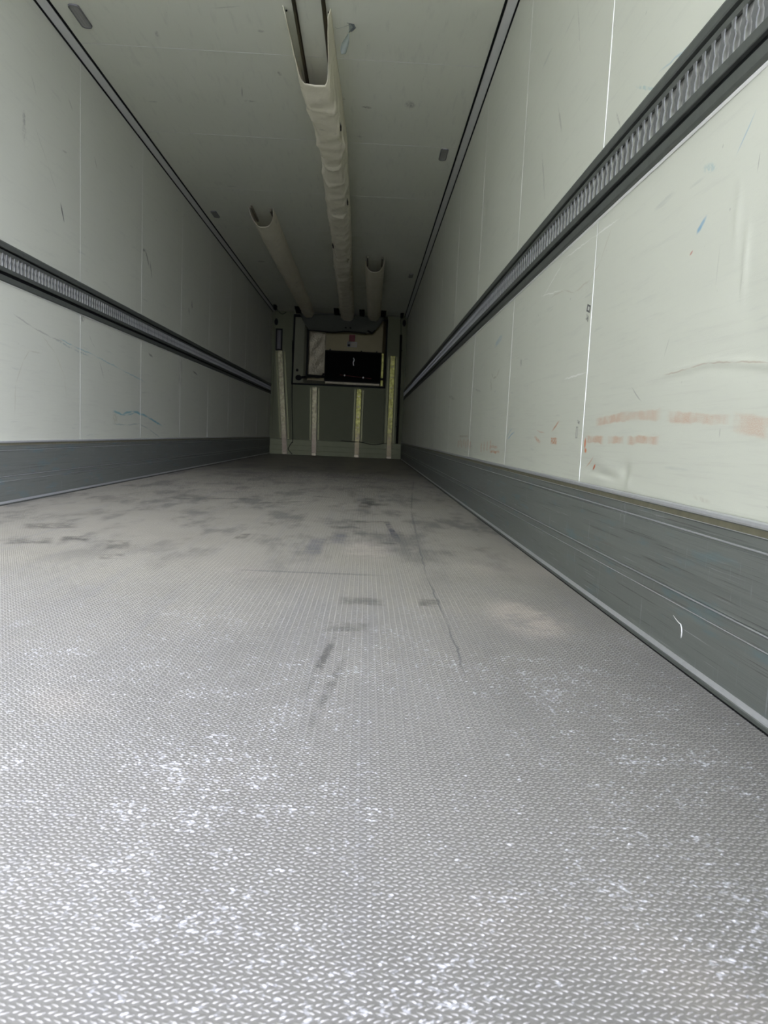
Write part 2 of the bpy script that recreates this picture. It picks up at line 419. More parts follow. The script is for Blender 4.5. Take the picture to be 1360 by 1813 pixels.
PER = 0.01310
def grains(y0, y1):
    iy = np.arange(math.floor(y0 / PER), math.ceil(y1 / PER)); ix = np.arange(-94, 94)
    X, Y = np.meshgrid(ix * PER, iy * PER)
    cx, cy, ang = [], [], []
    for ox, oy, sgn in ((0, 0, 1), (.0049, -.0019, 1), (.00655, .00465, -1), (.01145, .00655, -1)):
        cx.append(X.ravel() + ox); cy.append(Y.ravel() + oy); ang.append(np.full(X.size, 0.44 * sgn))
    cx = np.concatenate(cx); cy = np.concatenate(cy); ang = np.concatenate(ang)
    # keep what the open floor holds and what a viewer near the rear end could see
    half_l = 0.581 - 0.70 * np.maximum(cy, 0) - 0.85; half_r = 0.581 + 0.70 * np.maximum(cy, 0) + 0.4
    k = (np.abs(cx) < WX - .022) & (cx > half_l) & (cx < half_r) & (cy >= y0) & (cy < y1)
    k &= RNG.random(len(cx)) < np.clip((8.2 - cy) / 4.2, 0, 1)   # worn flat farther in
    cx, cy, ang = cx[k], cy[k], ang[k]
    n = len(cx)
    ang = ang + RNG.normal(0, .02, n); s = 1 + RNG.normal(0, .03, n)
    wear = 0.85 + 0.25 * RNG.random(n)
    L_, W_, Hh = .0042, .00092, .00135
    base = np.array([(-L_, 0, -.0001), (-.6 * L_, W_, -.0001), (.6 * L_, W_, -.0001), (L_, 0, -.0001), (.6 * L_, -W_, -.0001), (-.6 * L_, -W_, -.0001), (-.55 * L_, 0, Hh), (.55 * L_, 0, Hh)])
    tri = np.array([(1, 6, 2), (2, 6, 7), (4, 7, 5), (5, 7, 6), (0, 6, 1), (5, 6, 0), (2, 7, 3), (3, 7, 4)])[:, ::-1]
    ca, sa = np.cos(ang)[:, None] * s[:, None], np.sin(ang)[:, None] * s[:, None]
    V = np.empty((n, len(base), 3), np.float32)
    V[..., 0] = cx[:, None] + base[:, 0] * ca - base[:, 1] * sa
    V[..., 1] = cy[:, None] + base[:, 0] * sa + base[:, 1] * ca
    V[..., 2] = base[:, 2] * wear[:, None]
    # each grain rises towards its rear end
    V[:, 6, 2] *= np.where(ang > 0, 1.1, .55); V[:, 7, 2] *= np.where(ang > 0, .55, 1.1)
    F = (tri[None] + (np.arange(n) * len(base))[:, None, None]).astype(np.int32)
    me = bpy.data.meshes.new('tread_grain')
    me.vertices.add(n * len(base)); me.vertices.foreach_set('co', V.ravel())
    nf = n * len(tri)
    me.loops.add(nf * 3); me.loops.foreach_set('vertex_index', F.ravel())
    me.polygons.add(nf); me.polygons.foreach_set('loop_start', np.arange(nf, dtype=np.int32) * 3)
    me.polygons.foreach_set('use_smooth', np.ones(nf, bool))
    me.update(calc_edges=True)
    o = link('tread_grain', me, M['grain'], floor); o['kind'] = 'stuff'
    return n
grains(0.15, 8.2)

# ---- walls
SEAMS = [SEAM0 + SEAMD * k for k in range(-2, 10)]
SEAMS = [y for y in SEAMS if Y0 + .2 < y < LY - .2]
EDGES = [Y0] + SEAMS + [LY]

R_MARKS = []
# orange stippled rubbings left by pallets
R_MARKS += [(1.98, .507, .13, .014, -.05, ORANGE, 0.54, 620, 'r'), (1.76, .512, .14, .014, .0, ORANGE, 0.43, 620, 'r'), (1.53, .503, .07, .015, .05, ORANGE, 0.50, 620, 'r'),
            (1.40, .497, .09, .012, .05, ORANGE, 0.47, 620, 'r'), (1.24, .483, .075, .022, .1, ORANGE, 0.38, 620, 'r'),
            (2.10, .452, .09, .013, 0, ORANGE, 0.61, 620, 'r'), (1.92, .452, .07, .012, 0, ORANGE, 0.58, 620, 'r'), (1.73, .453, .11, .012, 0, ORANGE, 0.65, 620, 'r'),
            (2.185, .44, .012, .022, 0, (.55, .14, .03), .85, 0, 'e'), (2.175, .418, .014, .010, 0, (.55, .14, .03), .85, 0, 'e'),
            (2.09, .372, .022, .006, -.5, (.55, .1, .02), .95, 0, 'e'), (2.13, .385, .05, .003, -.45, ORANGE, .6, 0, 'e'),
            (2.55, .443, .05, .014, 0, ORANGE, .9, 120, 'r'), (2.54, .497, .06, .006, -.35, ORANGE, .75, 0, 'e'), (2.80, .448, .07, .011, .2, ORANGE, .7, 120, 'e'), (2.75, .478, .08, .003, .1, ORANGE, .5, 0, 'e'),
            (3.72, .377, .16, .008, 0, ORANGE, .9, 60, 'r'), (3.76, .402, .14, .008, 0, ORANGE, .6, 90, 'r')]
for k in range(7):
    R_MARKS.append((4.62 + .1 * k, .40 + .012 * (k % 2), .03, .030, 0, ORANGE, .62, 90, 'r'))
for k in range(4):
    R_MARKS.append((3.86 + .1 * k, .41 - .006 * k, .022, .032, 0, ORANGE, .55, 90, 'r'))
R_MARKS += [(4.95, .455, .28, .008, 0, (.3, .2, .12), .5, 60, 'r')]
# black ink stamps beside the seam
R_MARKS += [(2.247, .851, .020, .012, .3, (.06, .06, .06), .9, 0, 'b'), (2.247, .851, .009, .006, .3, (.62, .63, .56), .95, 0, 'b'),
            (2.252, .823, .018, .010, .5, (.06, .06, .06), .8, 120, 'r'), (2.266, .505, .015, .006, .2, (.08, .08, .08), .8, 90, 'r'), (2.277, .473, .012, .020, 0, (.2, .2, .17), .65, 0, 'b'), (2.277, .473, .008, .015, 0, (.46, .46, .4), .9, 0, 'b')]
# blue and teal rub marks
R_MARKS += [(1.508, .892, .030, .008, -.55, BLUE, .7, 0, 'e'), (1.517, .886, .016, .008, -.1, BLUE, .5, 0, 'e'), (3.80, .95, .14, .022, -.12, BLUE, .5, 50, 'e'), (3.32, .462, .10, .005, -.2, BLUE, .75, 0, 'e'), (3.36, .475, .09, .003, -.3, BLUE, .7, 0, 'e'),
            (1.356, 1.011, .05, .003, -.75, BLUE, .5, 0, 'e'), (1.494, .998, .04, .012, .3, TEAL, .35, 80, 'e'), (1.9, 1.335, .10, .006, .45, TEAL, .4, 60, 'e'), (1.72, 1.318, .12, .004, .15, BLUE, .4, 0, 'e')]
# dark scuffs and scratches
R_MARKS += stroke([(3.95, .80), (3.90, .768), (3.80, .765), (3.72, .80)], .006, (.3, .28, .2), .6)
R_MARKS += [(3.95, .735, .05, .016, .9, (.22, .2, .14), .6, 60, 'e'), (3.20, .78, .03, .02, .3, GREY, .6, 60, 'e'), (1.325, .745, .003, .028, .1, GREY, .25, 0, 'e'), (1.30, .94, .002, .02, .1, DARK, .4, 0, 'e'),
            (1.63, .661, .003, .03, .5, GREY, .3, 0, 'e'), (1.42, .79, .003, .05, .05, GREY, .2, 0, 'e'), (1.79, .565, .05, .003, .5, GREY, .55, 0, 'e'), (2.35, .655, .16, .004, .0, (.75, .75, .7), .7, 0, 'e'),
            (1.545, .845, .01, .004, -.4, (.4, .15, .1), .8, 0, 'e'), (4.4, .73, .16, .008, .12, GREY, .6, 40, 'e'), (5.8, .76, .3, .018, .1, GREY, .6, 30, 'e'),
            (2.74, .99, .2, .003, .12, (.8, .8, .74), .6, 0, 'e'), (1.40, .34, .05, .006, .1, (.35, .3, .24), .3, 50, 'e'), (1.35, .47, .003, .012, 0, GREY, .4, 0, 'e'),
            (2.10, 1.34, .05, .006, .9, GREY, .55, 40, 'e'), (2.78, 1.62, .12, .01, 1.0, GREY, .5, 40, 'e'), (2.6, 1.85, .16, .006, 1.2, GREY, .4, 30, 'e'), (3.0, 1.5, .16, .012, 1.1, GREY, .45, 30, 'e'), (2.3, 1.9, .12, .005, 1.0, GREY, .35, 0, 'e'), (2.05, 1.85, .09, .005, 1.1, GREY, .4, 0, 'e')]
R_MARKS += stroke([(2.74, .975), (2.55, .965), (2.42, .93), (2.25, .94), (2.17, .97), (2.08, 1.05)], .004, (.42, .38, .3), .5)
R_MARKS += stroke([(2.03, 1.053), (2.256, 1.065), (2.576, 1.075), (2.876, .993)], .003, (.78, .78, .73), .6)
R_MARKS += stroke([(1.63, .60), (1.50, .603), (1.42, .608), (1.32, .598), (1.2, .583)], .0022, (.40, .33, .25), .65)

L_MARKS = stroke([(5.25, .52), (5.45, .505), (5.69, .534), (5.9, .522), (6.08, .497), (6.5, .43)], .012, TEAL, .8)
L_MARKS += stroke([(5.35, .505), (5.55, .498), (5.75, .527), (6.0, .505), (6.45, .44)], .006, TEAL, .7)
L_MARKS += stroke([(5.25, .43), (5.55, .425), (5.85, .44), (6.1, .40), (6.45, .325)], .006, (.2, .28, .28), .6)
L_MARKS += [(5.30, .47, .07, .06, 0, (.36, .36, .26), .5, 40, 'e'), (4.391, 1.645, .055, .012, -1.1, DARK, .85, 0, 'e'), (4.41, 1.61, .03, .007, -1.1, DARK, .8, 0, 'e'),
            (6.02, 1.765, .11, .012, -.75, DARK, .8, 0, 'e'), (6.12, 1.70, .09, .010, -1.1, DARK, .75, 0, 'e'), (5.93, 1.805, .03, .016, 0, DARK, .7, 0, 'e'),
            (4.70, 1.085, .045, .028, .3, (.2, .2, .17), .75, 40, 'e'), (4.60, 1.105, .05, .012, -.2, TEAL, .5, 30, 'e'), (7.516, 1.66, .05, .05, -.9, DARK, .6, 20, 'e'), (7.40, 1.58, .04, .05, .3, GREY, .6, 20, 'e'),
            (7.7, .996, .12, .012, -.1, DARK, .7, 0, 'e'), (7.1, .96, .1, .2, 0, GREY, .35, 10, 'e'), (6.14, 1.01, .08, .012, -.15, DARK, .6, 0, 'e'), (5.03, .79, .08, .008, -.9, GREY, .5, 0, 'e'),
            (3.93, 1.966, .022, .05, 0, GREY, .7, 80, 'e'), (3.93, 1.90, .03, .07, 0, GREY, .3, 80, 'e'), (4.04, 2.18, .06, .006, -.9, GREY, .4, 0, 'e'), (4.91, 2.1, .05, .008, -.9, GREY, .55, 0, 'e'), (4.43, 1.99, .04, .008, .1, GREY, .5, 0, 'e'), (4.513, 2.286, .05, .008, -.6, GREY, .45, 0, 'e')]
L_MARKS += stroke([(3.80, .965), (4.0, .93), (4.25, .905), (4.4, .90)], .006, GREY, .55)
L_MARKS += stroke([(4.35, .912), (4.55, .895), (4.9, .875), (5.4, .83), (6.0, .78)], .005, TEAL, .6)
L_MARKS += stroke([(4.30, .90), (4.55, .875), (4.8, .86)], .007, (.2, .28, .28), .6, 30)
L_MARKS += stroke([(3.80, .45), (3.82, .62), (3.90, .74), (3.97, .80), (4.12, .80)], .005, (.4, .39, .3), .55)
L_MARKS += stroke([(4.12, .9), (4.30, .82), (4.42, .70), (4.45, .58)], .005, (.42, .41, .3), .5)
L_MARKS += stroke([(4.05, 1.98), (4.2, 1.84), (4.33, 1.72)], .004, GREY, .35)
L_MARKS += stroke([(4.8, 1.0), (4.86, .95), (4.9, .93)], .004, GREY, .5)

C_MARKS = [(-.696, 4.351, .014, .04, .2, GREY, .55, 60, 'e'), (-.052, 4.721, .016, .035, -.1, DARK, .55, 50, 'e'), (-.33, 5.0, .006, .09, .15, GREY, .6, 0, 'e'), (-.30, 5.125, .05, .015, 0, GREY, .6, 40, 'e'),
           (.488, 5.114, .045, .022, .2, (.16, .15, .12), .7, 60, 'e'), (.769, 5.036, .04, .07, 0, GREY, .55, 70, 'e'), (.79, 5.05, .03, .05, 0, GREY, .5, 70, 'e'), (-.099, 4.257, .025, .02, 0, GREY, .45, 40, 'e'),
           (-.746, 6.868, .06, .01, 0, GREY, .5, 0, 'e'), (-.976, 5.218, .04, .014, 0, GREY, .4, 30, 'e'), (-.895, 9.764, .07, .02, .1, DARK, .7, 0, 'e'), (.33, 5.03, .02, .05, 0, (.35, .32, .22), .5, 40, 'e'),
           (.43, 5.6, .03, .02, .4, GREY, .4, 40, 'e'), (-.25, 4.05, .1, .008, -.2, GREY, .3, 0, 'e'), (0.2, 8.6, .3, .9, 0, (.42, .42, .30), .35, 3, 'e'), (.55, 10.9, .3, 1.2, 0, (.45, .43, .28), .4, 3, 'e')]

def in_range(lst, a, b, idx):
    return [m for m in lst if a - .05 < m[idx] + m[2] * (1 if idx == 0 else 0) + (m[3] if idx else 0) and m[idx] - (m[2] if idx == 0 else m[3]) < b + .05]

DENTS = [  # (y, z, half_y, half_z, depth) pushed in by forks and pallets
    (2.12, .367, .05, .020, -.0045), (1.97, .378, .05, .016, .003), (1.96, .352, .08, .012, -.005), (1.83, .372, .035, .020, -.006), (1.80, .350, .02, .018, .0035), (2.05, .345, .09, .010, .004),
    (1.30, .72, .05, .09, -.002), (1.318, .775, .007, .055, .0022), (1.66, .66, .012, .05, -.001), (1.36, .86, .010, .06, .0015)]
def wall_panel(side, a, b, wall, lst):
    x = side * WX
    mat = wall_material('wall_sheet', in_range(lst, a, b, 0), 'X')
    gap = .0006
    if side > 0 and a < 1.5 < b:
        ny, nz = 150, 330
        ys = np.linspace(a + gap, b - gap, ny + 1); zs = np.linspace(0, HZ, nz + 1)
        # denser low down where the dents are
        zs = np.concatenate([np.linspace(0, .45, 110), np.linspace(.45, 1.1, 110)[1:], np.linspace(1.1, HZ, 40)[1:]]); nz = len(zs) - 1
        Yg, Zg = np.meshgrid(ys, zs, indexing='ij')
        D = np.zeros_like(Yg)
        for (dy, dz, hy, hz, dep) in DENTS:
            D += dep * np.exp(-((Yg - dy) / hy) ** 2 - ((Zg - dz) / hz) ** 2)
        cz = np.interp(Yg, [1.15, 1.32, 1.42, 1.50, 1.66, 1.75], [.575, .598, .608, .603, .599, .585])
        D += .0022 * np.exp(-((Zg - cz) / .006) ** 2) * np.clip((1.7 - Yg) / .15, 0, 1) - .0015 * np.exp(-((Zg - cz + .014) / .01) ** 2) * np.clip((1.7 - Yg) / .15, 0, 1)
        D += .0010 * np.sin(Yg * 5.3 + Zg * 2) * np.sin(Zg * 7.1)
        V = np.stack([x - side * (0.0 + D) + side * .0012, Yg, Zg], -1).reshape(-1, 3)
        i, j = np.meshgrid(np.arange(ny), np.arange(nz), indexing='ij'); q = (i * (nz + 1) + j).ravel()
        F = np.stack([q, q + 1, q + nz + 2, q + nz + 1], -1)
        me = mesh_of('panel', V.tolist(), F.tolist(), True)
        o = link('panel', me, mat, wall)
        md = o.modifiers.new('thick', 'SOLIDIFY'); md.thickness = .004; md.offset = -1
        bmf = me.polygons[0].normal
        if bmf.x * side > 0: me.flip_normals()
    else:
        mb = MB()
        x0, x1 = sorted((x, x + side * .006))
        mb.box(x0, x1, a + gap, b - gap, 0, HZ, .0012)
        o = mb.build('panel', mat, wall)
    return o

def build_wall(side, name, lst, label):
    x0, x1 = sorted((side * (WX + .014), side * (WX + .075)))
    w = struct(MB().box(x0, x1, Y0, LY + .62, -.06, HZ + .07).build(name, M['shell']), label)
    for a, b in zip(EDGES[:-1], EDGES[1:]): wall_panel(side, a, b, w, lst)
    for y in SEAMS:
        r = [(y - .0007, side * (WX + .003)), (y - .0005, side * (WX - .0005)), (y + .0005, side * (WX - .0005)), (y + .0007, side * (WX + .003))]
        MB().prism([(q[1], q[0]) for q in r], 'z', .3, HZ - .03).build('joint_bead', M['bead'] if side > 0 else M['cove'], w)
    return w
build_wall(1, 'wall_right', R_MARKS, 'off white right wall of flat sheets with orange rub marks and dents')
build_wall(-1, 'wall_left', L_MARKS, 'off white left wall of flat sheets with teal scuffs')

# ---- ceiling
ceil = struct(MB().box(-WX - .07, WX + .07, Y0, LY + .62, HZ + .006, HZ + .08).build('ceiling', M['shell']), 'off white flat ceiling of wide sheets')
CS = [y for y in (4.50 + 1.22 * k for k in range(-3, 8)) if y < LY - .2]
CE = [Y0] + CS + [LY]
for a, b in zip(CE[:-1], CE[1:]):
    MB().box(-WX, WX, a + .001, b - .001, HZ, HZ + .006, .0012).build('panel', wall_material('ceiling_sheet', in_range(C_MARKS, a, b, 1), 'Z'), ceil)
for y in CS:
    MB().prism([(y - .0012, HZ + .003), (y - .001, HZ - .0006), (y + .001, HZ - .0006), (y + .0012, HZ + .003)], 'x', -WX + .05, WX - .05).build('joint_bead', M['cove'], ceil)

# ---- cove profiles along the ceiling edges
for side, nm, lb in ((-1, 'trim_1', 'pale cove profile with two black seals along the left ceiling edge'), (1, 'trim_2', 'pale cove profile with two black seals along the right ceiling edge')):
    pr = [(side * (WX - .054), HZ), (side * (WX - .050), HZ - .007), (side * (WX - .008), HZ - .020), (side * WX, HZ - .022), (side * WX, HZ)]
    c = struct(MB().prism(pr, 'y', Y0, LY).build(nm, M['cove']), lb)
    MB().prism([(side * (WX - .064), HZ), (side * (WX - .062), HZ - .006), (side * (WX - .053), HZ - .007), (side * (WX - .052), HZ)], 'y', Y0, LY).build('ceiling_seal', M['seal'], c)
    MB().prism([(side * WX, HZ - .021), (side * (WX - .007), HZ - .0205), (side * (WX - .006), HZ - .028), (side * WX, HZ - .029)], 'y', Y0, LY).build('wall_seal', M['seal'], c)

# ---- aluminium baseboards
BP = [(.0, .322), (.011, .322), (.0145, .320), (.016, .316), (.0145, .312), (.0125, .3105), (.0125, .2985), (.0145, .2975), (.0120, .2960),
      (.0120, .2800), (.0090, .2790), (.0090, .2680), (.0120, .2670),
      (.0120, .1480), (.0090, .1470), (.0080, .1410), (.0095, .1395), (.0112, .1380), (.0112, .1215), (.0100, .1200), (.0100, .1170), (.0110, .1160),
      (.0110, .0240), (.0116, .0160), (.0130, .0100), (.0150, .0068), (.0165, .0060), (.0170, .0), (.0, .0)]
for side, nm, lb in ((-1, 'baseboard_left', 'scratched grey aluminium kick plate along the left wall'), (1, 'baseboard_right', 'scratched grey aluminium kick plate along the right wall')):
    pr = [(side * (WX - d), z) for d, z in BP]
    b = struct(MB().prism(pr, 'y', Y0, LY - .005).build(nm, M['baseboard']), lb)
    MB().prism([(side * (WX - d), z) for d, z in ((.004, .3224), (.0112, .3232), (.0152, .3208), (.0166, .316), (.0152, .3125), (.0100, .318))], 'y', Y0, LY - .005).build('top_edge', M['bright'], b)
    MB().prism([(side * (WX - d), z) for d, z in ((.0105, .3105), (.0131, .3103), (.0131, .2987), (.0105, .2985))], 'y', Y0, LY - .005).build('stained_strip', M['olive'], b)
    MB().prism([(side * (WX - d), z) for d, z in ((.0105, .0185), (.0120, .0178), (.0126, .0150), (.0139, .0106), (.0152, .0084), (.0145, .0075), (.0120, .0110))], 'y', Y0, LY - .005).build('cove_edge', M['bright'], b)
    MB().prism([(side * (WX - d), z) for d, z in ((.0160, 0), (.0160, .0062), (.0200, .0058), (.0212, 0))], 'y', Y0, LY - .005).build('floor_seal', M['rail'], b)
    MB().prism([(side * (WX - d), z) for d, z in ((.0205, 0), (.0205, .0022), (.0228, .0018), (.0232, 0))], 'y', Y0, LY - .005).build('floor_gap', M['seal'], b)
    for zc, w_, mm in ((.2738, .0016, 'bright'), (.1434, .0014, 'bright'), (.1185, .0009, 'bright'), (.2985, .0008, 'bright')):
        d0 = .0126 if zc < .29 else .0148
        MB().prism([(side * (WX - .008), zc - w_), (side * (WX - d0 + .0014), zc - w_), (side * (WX - d0), zc), (side * (WX - d0 + .0014), zc + w_), (side * (WX - .008), zc + w_)], 'y', Y0, LY - .005).build('highlight_ridge', M[mm], b)  # thin strips in brighter metal paint the highlights along the grooves
    if side > 0:
        pts = [(1.448, .093), (1.43, .0885), (1.415, .0862), (1.404, .0855), (1.3985, .079), (1.3975, .071), (1.400, .063), (1.404, .057)]
        MB().tube([(WX - .0118 - .003 * math.sin(i * .45), y, z) for i, (y, z) in enumerate(pts)], [.0003, .0007, .001, .0011, .0011, .0012, .0013, .0006], 6).build('peeled_sliver', M['bead'], b)

# ================================================================== slotted load rails on the walls
def web_mesh(side):
    zs = [1.1700, 1.1800, 1.1915, 1.2035, 1.2155, 1.2270, 1.2370]
    hw = [.0080, .0062, .0066, .0125, .0062, .0060, .0080]
    n = len(zs)
    out = [(-w, z) for w, z in zip(hw, zs)] + [(w, z) for w, z in zip(hw[::-1], zs[::-1])]
    f = [(side * (WX - .0135), y, z) for y, z in out]; bk = [(side * (WX - .0112), y, z) for y, z in out]
    m = 2 * n
    fs = [(i, (i + 1) % m, m + (i + 1) % m, m + i) for i in range(m)] + [(i, i + 1, m - 2 - i, m - 1 - i) for i in range(n - 1)]
    return f + bk, fs

def load_rail(side, y_first, count, label):
    root = empty('load_rail', (side * WX, Y0, 1.2), label, 'rail')
    def ex(name, prof, mat):
        return part(name, MB().prism([(side * (WX - d), z) for d, z in prof], 'y', Y0, LY - .01), mat, root)
    ex('upper_flange', [(0, 1.297), (.006, 1.2965), (.0125, 1.292), (.0155, 1.284), (.0155, 1.266), (.0135, 1.262), (0, 1.262)], M['rail'])
    ex('upper_groove', [(0, 1.262), (.0035, 1.262), (.0035, 1.2505), (0, 1.2505)], M['seal'])
    ex('upper_lip', [(0, 1.2505), (.0125, 1.2505), (.0138, 1.249), (.0135, 1.2355), (.0095, 1.2355), (0, 1.2420)], M['rail'])
    ex('backing_channel', [(0, 1.2420), (.0012, 1.2420), (.0012, 1.1640), (0, 1.1640)], M['channel'])
    ex('lower_lip', [(0, 1.1640), (.0095, 1.1715), (.0135, 1.1715), (.0138, 1.152), (.0125, 1.1505), (0, 1.1505)], M['rail'])
    ex('lower_groove', [(0, 1.1505), (.0035, 1.1505), (.0035, 1.1320), (0, 1.1320)], M['seal'])
    ex('lower_flange', [(0, 1.1320), (.0135, 1.1320), (.0155, 1.1300), (.0155, 1.1070), (.0130, 1.1035), (0, 1.1035)], M['rail'])
    ex('sealant_bead', [(0, 1.1034), (.0045, 1.1034), (.0036, 1.1005), (0, 1.0985)], M['bead'])
    v, f = web_mesh(side)
    me = mesh_of('web', v, f); me.materials.append(M['web']); me.materials.append(M['web_edge'])
    for k, pl in enumerate(me.polygons): pl.material_index = 1 if k < 14 else 0
    first = None
    for k in range(count):
        o = bpy.data.objects.new('web', me) if first is None else first.copy()
        COL.objects.link(o); o.parent = root
        o.location = (-side * WX, y_first + .04 * k - Y0, -1.2)
        first = first or o
    rest = MB()
    for k in range(-60, 0):
        y = y_first + .04 * k
        if y > Y0 + .02: rest.add([(a, b + y, c) for a, b, c in v], f)
    for k in range(count, 400):
        y = y_first + .04 * k
        if y < LY - .04: rest.add([(a, b + y, c) for a, b, c in v], f)
    r = part('web_row', rest, M['web'], root); r['kind'] = 'stuff'
    r.data.materials.append(M['web_edge'])
    for k, pl in enumerate(r.data.polygons): pl.material_index = 1 if k % len(f) < 14 else 0
    return root
load_rail(1, 1.215, 298, 'dark grey slotted load rail along the right wall at mid height')
load_rail(-1, 3.395, 254, 'dark grey slotted load rail along the left wall at mid height')

# ================================================================== fabric air ducts under the ceiling
def duct(name_label, centre, width, depth, y_cut_top, y_cut_bot, y_end, crumple, k_=lambda y: 2.6, p_=1.6, flare=lambda y: .12, hem=0.0, group='fabric air ducts under the ceiling'):
    """a U of quilted sheet hung by its two edges; the near end is cut on the slant"""
    root = empty('air_duct', (centre(y_cut_bot), y_cut_bot, HZ), name_label, 'duct', group)
    seed = y_cut_top * 1.37
    nu = 40; ny = int((y_end - y_cut_top) / .022)
    V = []
    t = np.linspace(0, 1, nu + 1)
    for j in range(ny + 1):
        s = j / ny
        for u in t:
            # U profile: down one side, round the bottom, up the other
            a = (u - .5) * 2                         # -1..1, crowded towards the two hung edges
            a = math.copysign(1 - (1 - abs(a)) ** p_, a)
            k = k_(y_cut_top + (y_end - y_cut_top) * s)
            ang = a * math.pi / 2
            px = math.copysign(abs(math.sin(ang)) ** (2 / k), a); pz = -abs(math.cos(ang)) ** (2 / k)
            y = y_cut_top + (y_end - y_cut_top) * s
            if s < .5:                               # slant of the cut: the bottom starts farther in
                y_start = y_cut_top + (y_cut_bot - y_cut_top) * min(1, max(0, -pz - hem) / (1 - hem))
                y = y_start + (y_end - y_start) * s
            w = width(y) / 2; d = depth(y)
            x = centre(y) + px * w * (1 + flare(y) * (1 + pz)); z = HZ - .0015 + pz * d
            # crumples: slanting folds and sags
            q = Vector((u * 1.6, y * 3.0, seed))
            wv = noise.noise(q) * 2.2
            g1 = (1 - abs(math.sin(y * 9.5 + 13 * u + wv))) ** 3
            g2 = (1 - abs(math.sin(y * 7.3 - 15 * u + 1.7 * wv + 1.0))) ** 3
            g3 = noise.noise(Vector((u * 5, y * 9, seed + 4))); g4 = noise.noise(Vector((u * 2, y * 2.2, seed + 9)))
            amp = crumple(y) * (-pz) ** .7
            off = amp * (.011 * g1 + .011 * g2 + .008 * g3 + .014 * g4)
            x += px * off; z += pz * off
            V.append((x, y, min(z, HZ - .001)))
    F = [(j * (nu + 1) + i, j * (nu + 1) + i + 1, (j + 1) * (nu + 1) + i + 1, (j + 1) * (nu + 1) + i) for j in range(ny) for i in range(nu)]
    me = mesh_of('sleeve', V, F, True)
    o = link('sleeve', me, M['fabric'], root); o.matrix_parent_inverse = Matrix.Translation(-root.location)
    md = o.modifiers.new('thick', 'SOLIDIFY'); md.thickness = .003; md.offset = 0
    return root

def lerp(xs, ys):
    return lambda y: float(np.interp(y, xs, ys))

dc = duct('long white quilted air duct in the middle, its near end cut open round two rails', lerp([4.0, 4.5, 5.1, 5.6, 6.7, 8.3, 10, 11.6, 13.5], [.175, .188, .225, .236, .224, .205, .177, .160, .128]),
          lerp([4.0, 4.5, 5.2, 7, 13.5], [.165, .170, .175, .185, .215]), lerp([4, 4.5, 5.5, 13.5], [.13, .16, .165, .13]), 4.0, 4.48, 13.47, lerp([4, 4.7, 5.4, 9, 13], [.15, .6, 1.3, 1.2, .8]), k_=lerp([4.6, 5.4], [7.0, 3.6]), p_=3.2, hem=.33, flare=lerp([4, 4.5, 5.2], [.5, .42, .15]))
dl = duct('white fabric air duct at the left, shorter, with its near end open', lerp([7.4, 13.5], [-.562, -.578]), lerp([7.4, 13.5], [.215, .19]), lerp([7.4, 9, 13.5], [.14, .15, .12]), 7.44, 7.60, 13.47, lerp([7.4, 8, 13], [.1, .5, .5]))
dr = duct('white fabric air duct at the right, shortest of the three ducts', lerp([9.1, 13.5], [.587, .618]), lerp([9.1, 13.5], [.22, .21]), lerp([9.1, 13.5], [.15, .12]), 9.18, 9.36, 13.47, lerp([9, 9.6, 13], [.1, .4, .4]))
for o in (dl, dr, dc): o['group'] = 'fabric air ducts under the ceiling'
# torn slits with dark edges, screws and clips on the middle duct
for (x, y, z, l) in ((.312, 5.13, 2.49, .07), (.318, 6.70, 2.485, .09), (.112, 8.3, 2.50, .12)):
    part('torn_slit', MB().tube([(x, y - l, z + .012), (x + .004, y - l * .3, z - .002), (x + .003, y + l * .5, z - .004), (x - .004, y + l, z + .006)], [.001, .006, .005, .001], 6), M['seal'], dc)
for (x, y) in ((.066, 4.035), (.288, 4.03)):
    part('screw', MB().tube([(x, y, HZ - .004), (x, y, HZ - .010)], [.006, .004], 8), M['black'], dc)
# guide rails that carried the cut-away sleeve, running on towards the rear
GR = ((.112, -.3, 4.95), (.264, -.3, 4.9))
for (x, a, b), lb in zip(GR, ('narrow dark guide rail on the ceiling entering the middle duct at its left', 'narrow dark guide rail on the ceiling entering the middle duct at its right')):
    root = empty('guide_rail', (x, a, HZ), lb, 'rail', 'ceiling guide rails')
    part('web', MB().box(x - .003, x + .003, a, b, HZ - .022, HZ - .0005, .0008), M['steel'], root)
    part('flange', MB().box(x - .011, x + .011, a, b, HZ - .003, HZ - .0002, .0008), M['steel'], root)
    part('lip', MB().box(x - .006, x + .006, a, b, HZ - .025, HZ - .0222, .0008), M['steel'], root)
# guide rails of the two short ducts
for d, x, a in ((dl, -.652, 7.40), (dl, -.472, 7.47), (dr, .496, 9.16), (dr, .678, 9.16)):
    part('edge_strip', MB().box(x - .008, x + .008, a, a + .45, HZ - .028, HZ - .0004, .001), M['steel'], d)

